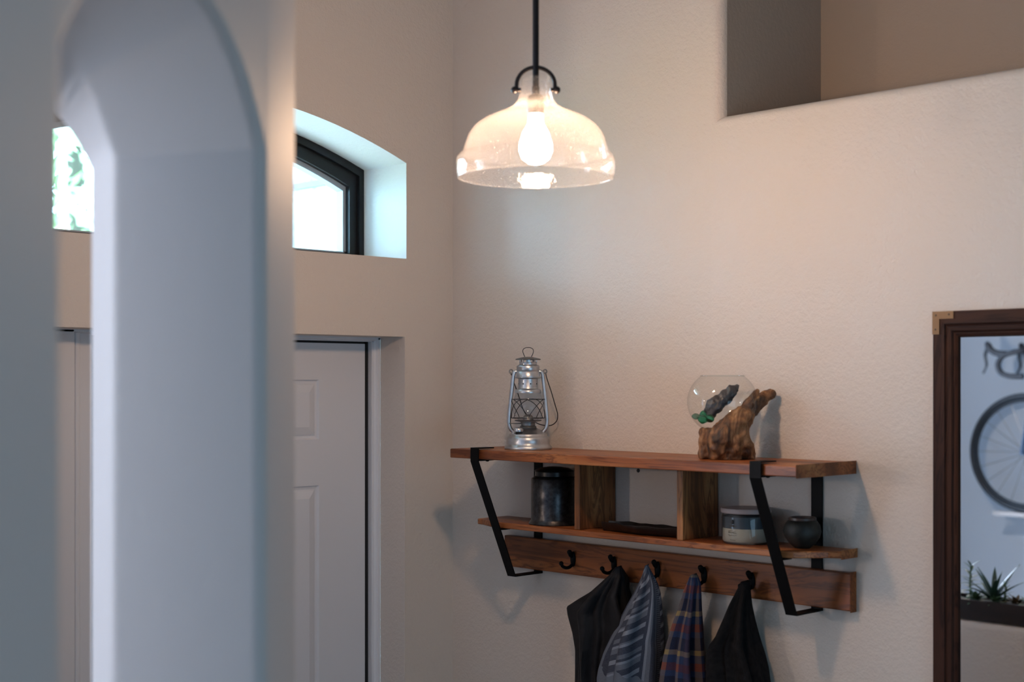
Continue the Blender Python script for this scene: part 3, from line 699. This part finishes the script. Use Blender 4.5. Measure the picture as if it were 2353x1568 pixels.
# faded print: an emblem over rows of script too blurred to read
m = MB(); rn = random.Random(4)
def ink(a0, z0, a1, z1, th):
    R_ = .0549; m.tube([(R_ * math.cos(a0 + (a1 - a0) * k / 5), R_ * math.sin(a0 + (a1 - a0) * k / 5), z0 + (z1 - z0) * k / 5) for k in range(6)], th, 5)
AB = -PI / 2 - .78
ink(AB - .03, .0480, AB + .05, .0550, .0013); ink(AB + .02, .0460, AB + .06, .0520, .0016); ink(AB - .12, .0415, AB + .20, .0400, .0007); ink(AB + .0, .0430, AB + .10, .0420, .0008)
for z, w_ in ((.0300, .34), (.0265, .40), (.0205, .38)):
    a = AB - .18
    while a < AB - .18 + w_:
        da = rn.uniform(.015, .035); ink(a, z + rn.uniform(-.0012, .0012), a + da, z + rn.uniform(-.0012, .0012), .00035); a += da + rn.choice((0, .008, .012))
ink(AB - .08, .0105, AB + .18, .0098, .0004)
m.build('printed_label', 'label_ink', cn)
pt = thing('small_pot', 'small round dark pot beside the right shelf strap', 'pot', (-.0640, -1.2050, ZL), RL)
m = MB(); m.lathe([(0, 0), (.0170, 0), (.0190, .002), (.028, .010), (.0375, .023), (.0410, .036), (.0385, .050), (.0320, .0590), (.0295, .0600)], 48); m.build('body', 'small_pot', pt, smooth=60)
m = MB(); m.lathe([(.0280, .0590), (.0305, .0610), (.0300, .0660), (.0280, .0672), (.0255, .0660), (.0250, .0560), (.0, .054)], 48); m.build('rim', 'pot_rim', pt, smooth=50)

# ------------------------------------------------------------------ garments on the hooks
GAR = {
 'jacket': [[1.4845,-.6682,.008,.009],[1.4627,-.6652,.0233,.0259],[1.44,-.6542,.0363,.0404],[1.4171,-.6417,.0501,.0558],[1.3938,-.6264,.0745,.06],[1.3704,-.6123,.0971,.06],[1.349,-.6155,.0967,.06],[1.3278,-.62,.0945,.06],[1.3066,-.6242,.0928,.06],[1.2637,-.6283,.0908,.06],[1.2204,-.6289,.0931,.06],[1.1987,-.629,.0945,.06]],
 'sweater': [[1.4992,-.7692,.0039,.0044],[1.4779,-.772,.0127,.0142],[1.4566,-.7729,.0222,.0247],[1.4348,-.7702,.0298,.0333],[1.4128,-.7649,.037,.0412],[1.3906,-.759,.0436,.0486],[1.3683,-.7529,.0502,.056],[1.346,-.747,.0567,.0632],[1.3236,-.7409,.0629,.07],[1.3016,-.7372,.0717,.07],[1.2793,-.7328,.0789,.07],[1.2352,-.7273,.0878,.07],[1.2133,-.7254,.091,.07]],
 'plaid': [[1.4897,-.908,.0081,.009],[1.4706,-.9082,.0157,.0175],[1.4511,-.9049,.0196,.0219],[1.4122,-.8995,.0251,.0279],[1.3729,-.8923,.0329,.0367],[1.3338,-.8871,.0398,.0444],[1.2949,-.8839,.0456,.0508],[1.2561,-.8819,.0506,.055],[1.2367,-.881,.0539,.055]],
 'fleece': [[1.4883,-1.0546,.0102,.0113],[1.4704,-1.0495,.0145,.0161],[1.4347,-1.0405,.0237,.0264],[1.3994,-1.036,.0337,.0376],[1.364,-1.0321,.045,.0501],[1.3459,-1.0268,.0535,.0597],[1.3284,-1.026,.0642,.06],[1.3111,-1.0271,.0703,.06],[1.2939,-1.0291,.0746,.06],[1.2594,-1.0317,.0807,.06]],
}
for r_ in GAR['jacket']:                      # the side under the sweater is pressed flat
    k_ = .30 * smoothstep((1.372 - r_[0]) / .15); r_[1] += k_ * r_[2]; r_[2] *= 1 - k_
for r_ in GAR['sweater']:
    k_ = .10 * smoothstep((1.372 - r_[0]) / .15); r_[1] += k_ * r_[2]; r_[2] *= 1 - k_
def garment(key, name, mat, label, cat, folds, amp, seed, xc=-.065):
    T = GAR[key]; zb = T[-1]
    T = T + [[zb[0] - .16, zb[1], zb[2] * 1.12, zb[3]], [zb[0] - .46, zb[1], zb[2] * 1.16, zb[3]]]
    nz, nt = 110, 120; z0, z1 = T[0][0], T[-1][0]; m = MB(); m.uv = []; rows = []
    for a in range(nz + 1):
        f = a / nz; z = z0 + (z1 - z0) * f ** 1.35
        for i in range(len(T) - 1):
            if T[i][0] >= z >= T[i + 1][0] - 1e-9: break
        q = (T[i][0] - z) / (T[i][0] - T[i + 1][0]); yc, ay, bx = [T[i][k] + (T[i + 1][k] - T[i][k]) * q for k in (1, 2, 3)]
        dn = z0 - z; row = []
        for b in range(nt):
            th = 2 * PI * b / nt
            g = smoothstep(dn / .05)
            wob = th + .35 * noise.noise(Vector((math.cos(th), math.sin(th), dn * 2.2 + seed)))
            p = math.sin(folds * wob + seed) * .6 + math.sin((folds * 1.7) * wob + seed * 2 + dn * 3) * .4
            p = math.copysign(abs(p) ** .7, p)
            rad = 1 + amp * g * (p - .6) + .05 * noise.noise(Vector((math.cos(th) * 2, math.sin(th) * 2, dn * 9 + seed)))
            x = xc - bx * math.cos(th) * rad; y = yc + ay * math.sin(th) * rad
            lim = -.0245 if z > 1.438 else (-.005 - .0195 * smoothstep((z - 1.40) / .038))
            row.append((min(x, lim), y, z)); m.uv.append((b / nt * .62, dn))
        rows.append(row)
    uv_ = m.uv; m.uv = None; m.v = []; m.grid(rows, True); m.uv = uv_
    n0 = len(m.v); m.v.append((xc + .01, T[0][1], z0 + .004)); m.uv.append((0, 0))
    for b in range(nt): m.f.append((n0, (b + 1) % nt, b))
    o = m.build(name, mat, smooth=80)
    return tag(o, label, cat)
garment('jacket', 'jacket', 'black_softshell', 'smooth black jacket hanging beside the patterned sweater', 'jacket', 5, .36, .6, -.056)
garment('sweater', 'sweater', 'knit', 'grey-blue knitted sweater with navy stripes hanging from a hook', 'sweater', 4, .24, 2.2, -.070)
garment('plaid', 'flannel_shirt', 'plaid_flannel', 'blue plaid flannel shirt hanging from a hook', 'shirt', 4, .32, 4.0)
garment('fleece', 'fleece_coat', 'black_fleece', 'matte black fleece hanging next to the plaid shirt', 'coat', 5, .30, 5.5)

# ------------------------------------------------------------------ mirror
mr = thing('wall_mirror', 'tall wall mirror in a dark wooden frame with brass corners', 'mirror', (0, -1.95, .55))
MY0, MY1, MZ0, MZ1 = -1.4914 + 1.95, -2.36 + 1.95, 0.0, 2.0835 - .55
steps = [(0, .0), (0, -.018), (.0015, -.0195), (.026, -.0195), (.0275, -.017), (.0295, -.016), (.031, -.0175), (.040, -.0165), (.044, -.012), (.046, -.0125), (.0515, -.010), (.054, -.004)]
def rail(side):
    m = MB()
    def C(i): return {'l': [(MY0 - i, MZ0 + i), (MY0 - i, MZ1 - i)], 'r': [(MY1 + i, MZ1 - i), (MY1 + i, MZ0 + i)], 't': [(MY0 - i, MZ1 - i), (MY1 + i, MZ1 - i)], 'b': [(MY1 + i, MZ0 + i), (MY0 - i, MZ0 + i)]}[side]
    m.grid([[(x, y, z) for y, z in C(i)] for i, x in steps])
    return m.build('stile' if side in 'lr' else 'rail', 'mirror_wood' if side in 'lr' else 'mirror_wood_rail', mr, smooth=25)
for s in 'lrtb': rail(s)
m = MB(); m.quad((-.0045, MY0 - .05, MZ0 + .05), (-.0045, MY1 + .05, MZ0 + .05), (-.0045, MY1 + .05, MZ1 - .05), (-.0045, MY0 - .05, MZ1 - .05)); m.build('mirror_glass', 'mirror_glass', mr)
for sy, yy in ((-1, MY0), (1, MY1)):
    for sz, zz in ((-1, MZ1), (1, MZ0)):
        m = MB(); L, w_ = .047, .0155
        poly = [(yy, zz), (yy + sy * L, zz), (yy + sy * L, zz + sz * w_), (yy + sy * w_, zz + sz * w_), (yy + sy * w_, zz + sz * L), (yy, zz + sz * L)]
        m.prism(poly, 'x', -.0212, -.0185); bc = m.build('brass_corner', 'brass', mr)
        for a, b in ((.008, .008), (.037, .007), (.007, .037)):
            m = MB(); m.sphere((-.0212, yy + sy * a, zz + sz * b), .0022, 10, 6, (.4, 1, 1)); m.build('screw', 'brass_screw', bc)

# ------------------------------------------------------------------ what the mirror shows: planter and bicycle
pb = thing('planter_box', 'long dark wooden planter box on the low wall', 'planter', (-2.2, -.66, 1.0755))
m = MB(); m.box(-.072, -.058, -.52, .50, 0, .072); m.box(.058, .072, -.52, .50, 0, .072); m.box(-.058, .058, -.52, -.506, 0, .072); m.box(-.058, .058, .486, .50, 0, .072); m.box(-.058, .058, -.506, .486, 0, .008); m.build('box', 'planter_wood', pb, bevel=.002)
m = MB(); m.box(-.058, .058, -.506, .486, .008, .060); m.build('soil', 'soil', pb)
def leaf_mesh(name, L, wd, th, curl, mat):
    m = MB(); rows = []
    for k in range(8):
        t_ = k / 7; w_ = wd * math.sin(PI * (.18 + .82 * t_)) ** .8 if t_ < 1 else .0004; z = L * t_; b = curl * t_ * t_
        rows.append([(b - th * (1 - t_), -w_, z), (b + th * .5 * (1 - t_), 0, z), (b - th * (1 - t_), w_, z), (b - th * 2.0 * (1 - t_ * .8), 0, z)])
    m.grid(rows, True); o = m.build(name, mat, smooth=60); me = o.data; bpy.data.objects.remove(o); return me
LM = {'aloe': leaf_mesh('leaf_a', .15, .012, .005, .03, 'leaf_dark'), 'short': leaf_mesh('leaf_b', .06, .011, .004, .02, 'leaf_green'), 'red': leaf_mesh('leaf_c', .045, .011, .004, .015, 'leaf_reddish'), 'thin': leaf_mesh('leaf_d', .055, .0060, .002, .02, 'leaf_green')}
def plant(name, label, y, x, kind, n, tilt, scale, stem=0.0, seed=0):
    p = thing(name, label, 'plant', (x, y, 1.1355), 0, 'plants in the planter box'); rn = random.Random(seed)
    if stem:
        m = MB(); m.tube([(0, 0, 0), (.004, .003, stem * .5), (0, 0, stem)], [.004, .0035, .002], 7); m.build('stem', 'leaf_green', p)
    for k in range(n):
        o = bpy.data.objects.new('leaf', LM[kind]); COL.objects.link(o); o.parent = p
        a = k * 2.4 + rn.uniform(-.2, .2); f = k / max(1, n - 1)
        ti = tilt[0] + (tilt[1] - tilt[0]) * f
        o.rotation_euler = Matrix.Rotation(a, 4, 'Z').to_3x3().to_4x4().to_euler()
        o.rotation_euler = (Matrix.Rotation(a, 3, 'Z') @ Matrix.Rotation(ti, 3, 'Y')).to_euler()
        o.location = (0, 0, stem * (.15 + .85 * f) if stem else .001); s_ = scale * rn.uniform(.8, 1.1) * (1 - .3 * f if stem else 1); o.scale = (s_,) * 3
plant('succulent', 'tall stemmed succulent with narrow leaves in the planter box', -.425, -2.19, 'thin', 22, (1.5, .5), 1.05, .125, 1)
plant('aloe', 'spiky aloe with long pointed leaves in the planter box', -.510, -2.20, 'aloe', 11, (.95, .12), 1.0, 0, 2)
plant('bushy_succulent', 'small bushy green succulent between the aloe and the reddish one', -.560, -2.19, 'thin', 16, (1.3, .4), .75, .065, 3)
plant('reddish_succulent', 'low reddish rosette succulent in the planter box', -.600, -2.19, 'red', 18, (1.2, .2), 1.0, 0, 4)
plant('rosette', 'low green rosette at the foot of the tall stemmed succulent', -.452, -2.175, 'short', 16, (1.35, .3), .9, 0, 5)
plant('rosette', 'low green rosette at the foot of the aloe', -.532, -2.17, 'short', 14, (1.3, .3), .75, 0, 6)
plant('rosette', 'green rosette beyond the reddish succulent in the planter box', -.660, -2.19, 'short', 16, (1.3, .3), 1.0, 0, 7)
plant('rosette', 'green rosette at the wall end of the planter box', -.345, -2.19, 'short', 16, (1.3, .3), 1.0, 0, 8)

BX = -5.0
bk = thing('road_bicycle', 'dark blue road bicycle with drop handlebars hung on the pale wall', 'bicycle', (BX, .733, 1.2))
OZ = 1.2
def B(y, z, x=0.0): return (x, y - .733, z - OZ)
def wheel(yc):
    c = B(yc, 1.537); m = MB()
    m.tube([(0, c[1] + .322 * math.cos(2 * PI * k / 64), c[2] + .322 * math.sin(2 * PI * k / 64)) for k in range(64)], .0165, 12, True); wo = m.build('wheel', 'tire_black', bk, smooth=60)
    m = MB(); m.tube([(0, c[1] + .297 * math.cos(2 * PI * k / 64), c[2] + .297 * math.sin(2 * PI * k / 64)) for k in range(64)], .0105, 8, True); m.build('rim', 'tire_black', wo, smooth=60)
    m = MB(); m.tube([(-.05, c[1], c[2]), (.05, c[1], c[2])], .014, 16); m.build('hub', 'bike_blue', wo, smooth=40)
    for k in range(20):
        a = 2 * PI * k / 20; s_ = .025 if k % 2 else -.025; b = a + (.25 if k % 4 < 2 else -.25)
        m = MB(); m.tube([(s_, c[1] + .016 * math.cos(b), c[2] + .016 * math.sin(b)), (0, c[1] + .292 * math.cos(a), c[2] + .292 * math.sin(a))], .0016, 5); m.build('spoke', 'spoke_steel', wo)
wheel(.712); wheel(-.262)
m = MB(); BBp, SEAT, HT0, HT1 = B(.135, 1.465), B(.005, 2.03), B(.640, 1.925), B(.606, 2.055)
m.tube([HT0, HT1], .022, 12); m.tube([HT0, BBp], .019, 12); m.tube([HT1, SEAT], .016, 12); m.tube([SEAT, BBp], .0165, 12); m.tube([(-.035, BBp[1], BBp[2]), (.035, BBp[1], BBp[2])], .022, 12)
for s in (-1, 1):
    rh = B(-.262, 1.537, s * .06); m.tube([(s * .02, BBp[1], BBp[2]), rh], .009, 8); m.tube([(s * .012, SEAT[1], SEAT[2] - .03), rh], .008, 8)
m.build('frame', 'bike_blue', bk, smooth=50)
m = MB()
for s in (-1, 1): m.tube(catmull([B(.640, 1.915, s * .03), B(.68, 1.74, s * .045), B(.712, 1.537, s * .052)], 6), .011, 10)
m.tube([B(.640, 1.915, -.03), B(.640, 1.915, .03)], .014, 10); m.build('fork', 'bike_blue', bk, smooth=50)
m = MB(); m.tube([HT1, B(.600, 2.085)], .016, 10); m.tube([B(.600, 2.085), B(.643, 2.107)], .015, 10); m.build('stem', 'bar_tape', bk, smooth=50)
m = MB(); m.tube([B(.643, 2.108, -.20), B(.643, 2.108, .20)], .014, 12)
hb = m.build('handlebar', 'bar_tape', bk, smooth=50)
for s in (-1, 1):
    m = MB(); m.tube(catmull([B(0.633, 2.108, s * .15), B(0.637, 2.108, s * .19), B(0.690, 2.100, s * .205), B(0.750, 2.080, s * .205), B(0.777, 2.035, s * .205), B(0.760, 1.990, s * .205), B(0.710, 1.970, s * .205), B(0.630, 1.968, s * .205)], 6), .0155, 10); m.build('drop', 'bar_tape', hb, smooth=60)
    m = MB(); m.tube(catmull([B(0.730, 2.092, s * .205), B(0.785, 2.098, s * .205), B(0.820, 2.118, s * .205), B(0.840, 2.150, s * .205)], 5), [.018] * 10 + [.019] * 5 + [.014], 10); m.sphere(B(0.840, 2.150, s * .205), .0145, 10, 8); hd = m.build('hood', 'bar_tape', hb, smooth=60)
    m = MB(); m.tube(catmull([B(0.840, 2.130, s * .205), B(0.853, 2.085, s * .205), B(0.845, 2.03, s * .205), B(0.865, 1.985, s * .205)], 5), [.010] * 6 + [.008] * 5 + [.006] * 5, 8); m.build('brake_lever', 'tire_black', hd, smooth=60)
m = MB(); m.tube([SEAT, B(-.015, 2.12)], .0135, 10); m.build('seatpost', 'bar_tape', bk, smooth=50)
m = MB(); rows = []
for k in range(12):
    t_ = k / 11; y = -.14 + .27 * t_; w_ = .068 * (1 - smoothstep(t_ * 1.35)) + .018
    rows.append([B(y, 2.125, -w_), B(y, 2.147, -w_ * .8), B(y, 2.152, 0), B(y, 2.147, w_ * .8), B(y, 2.125, w_)])
m.grid(rows); m.grid([[r_[0], r_[-1]] for r_ in rows]); m.quad(*rows[0]); m.quad(*rows[-1]); m.build('saddle', 'bar_tape', bk, smooth=60)
m = MB(); m.tube([(-.05, BBp[1], BBp[2]), (.05, BBp[1], BBp[2])], .008, 8)
m.tube([(.045, BBp[1] + .095 * math.cos(2 * PI * k / 40), BBp[2] + .095 * math.sin(2 * PI * k / 40)) for k in range(40)], .004, 6, True)
m.tube([(.055, *BBp[1:]), (.055, BBp[1] + .12, BBp[2] - .12)], .009, 8); m.tube([(-.055, *BBp[1:]), (-.055, BBp[1] - .12, BBp[2] + .12)], .009, 8); m.build('crank', 'silver', bk, smooth=50)
rk = thing('wall_rack', 'silver metal wheel tray under the front wheel of the hanging bicycle', 'bicycle rack', (BX, .733, 1.178))
m = MB(); m.prism([(-.035, .022), (-.035, 0), (.035, 0), (.035, .022), (.031, .022), (.031, .005), (-.031, .005), (-.031, .022)], 'y', -1.15, .16); m.build('tray', 'silver', rk)
for yy in (-.9, -.45, .0):
    m = MB(); m.box(XL - BX, -.02, yy - .012, yy + .012, -.012, 0); m.box(XL - BX, XL - BX + .008, yy - .02, yy + .02, -.07, .05); m.build('wall_bracket', 'silver', rk)
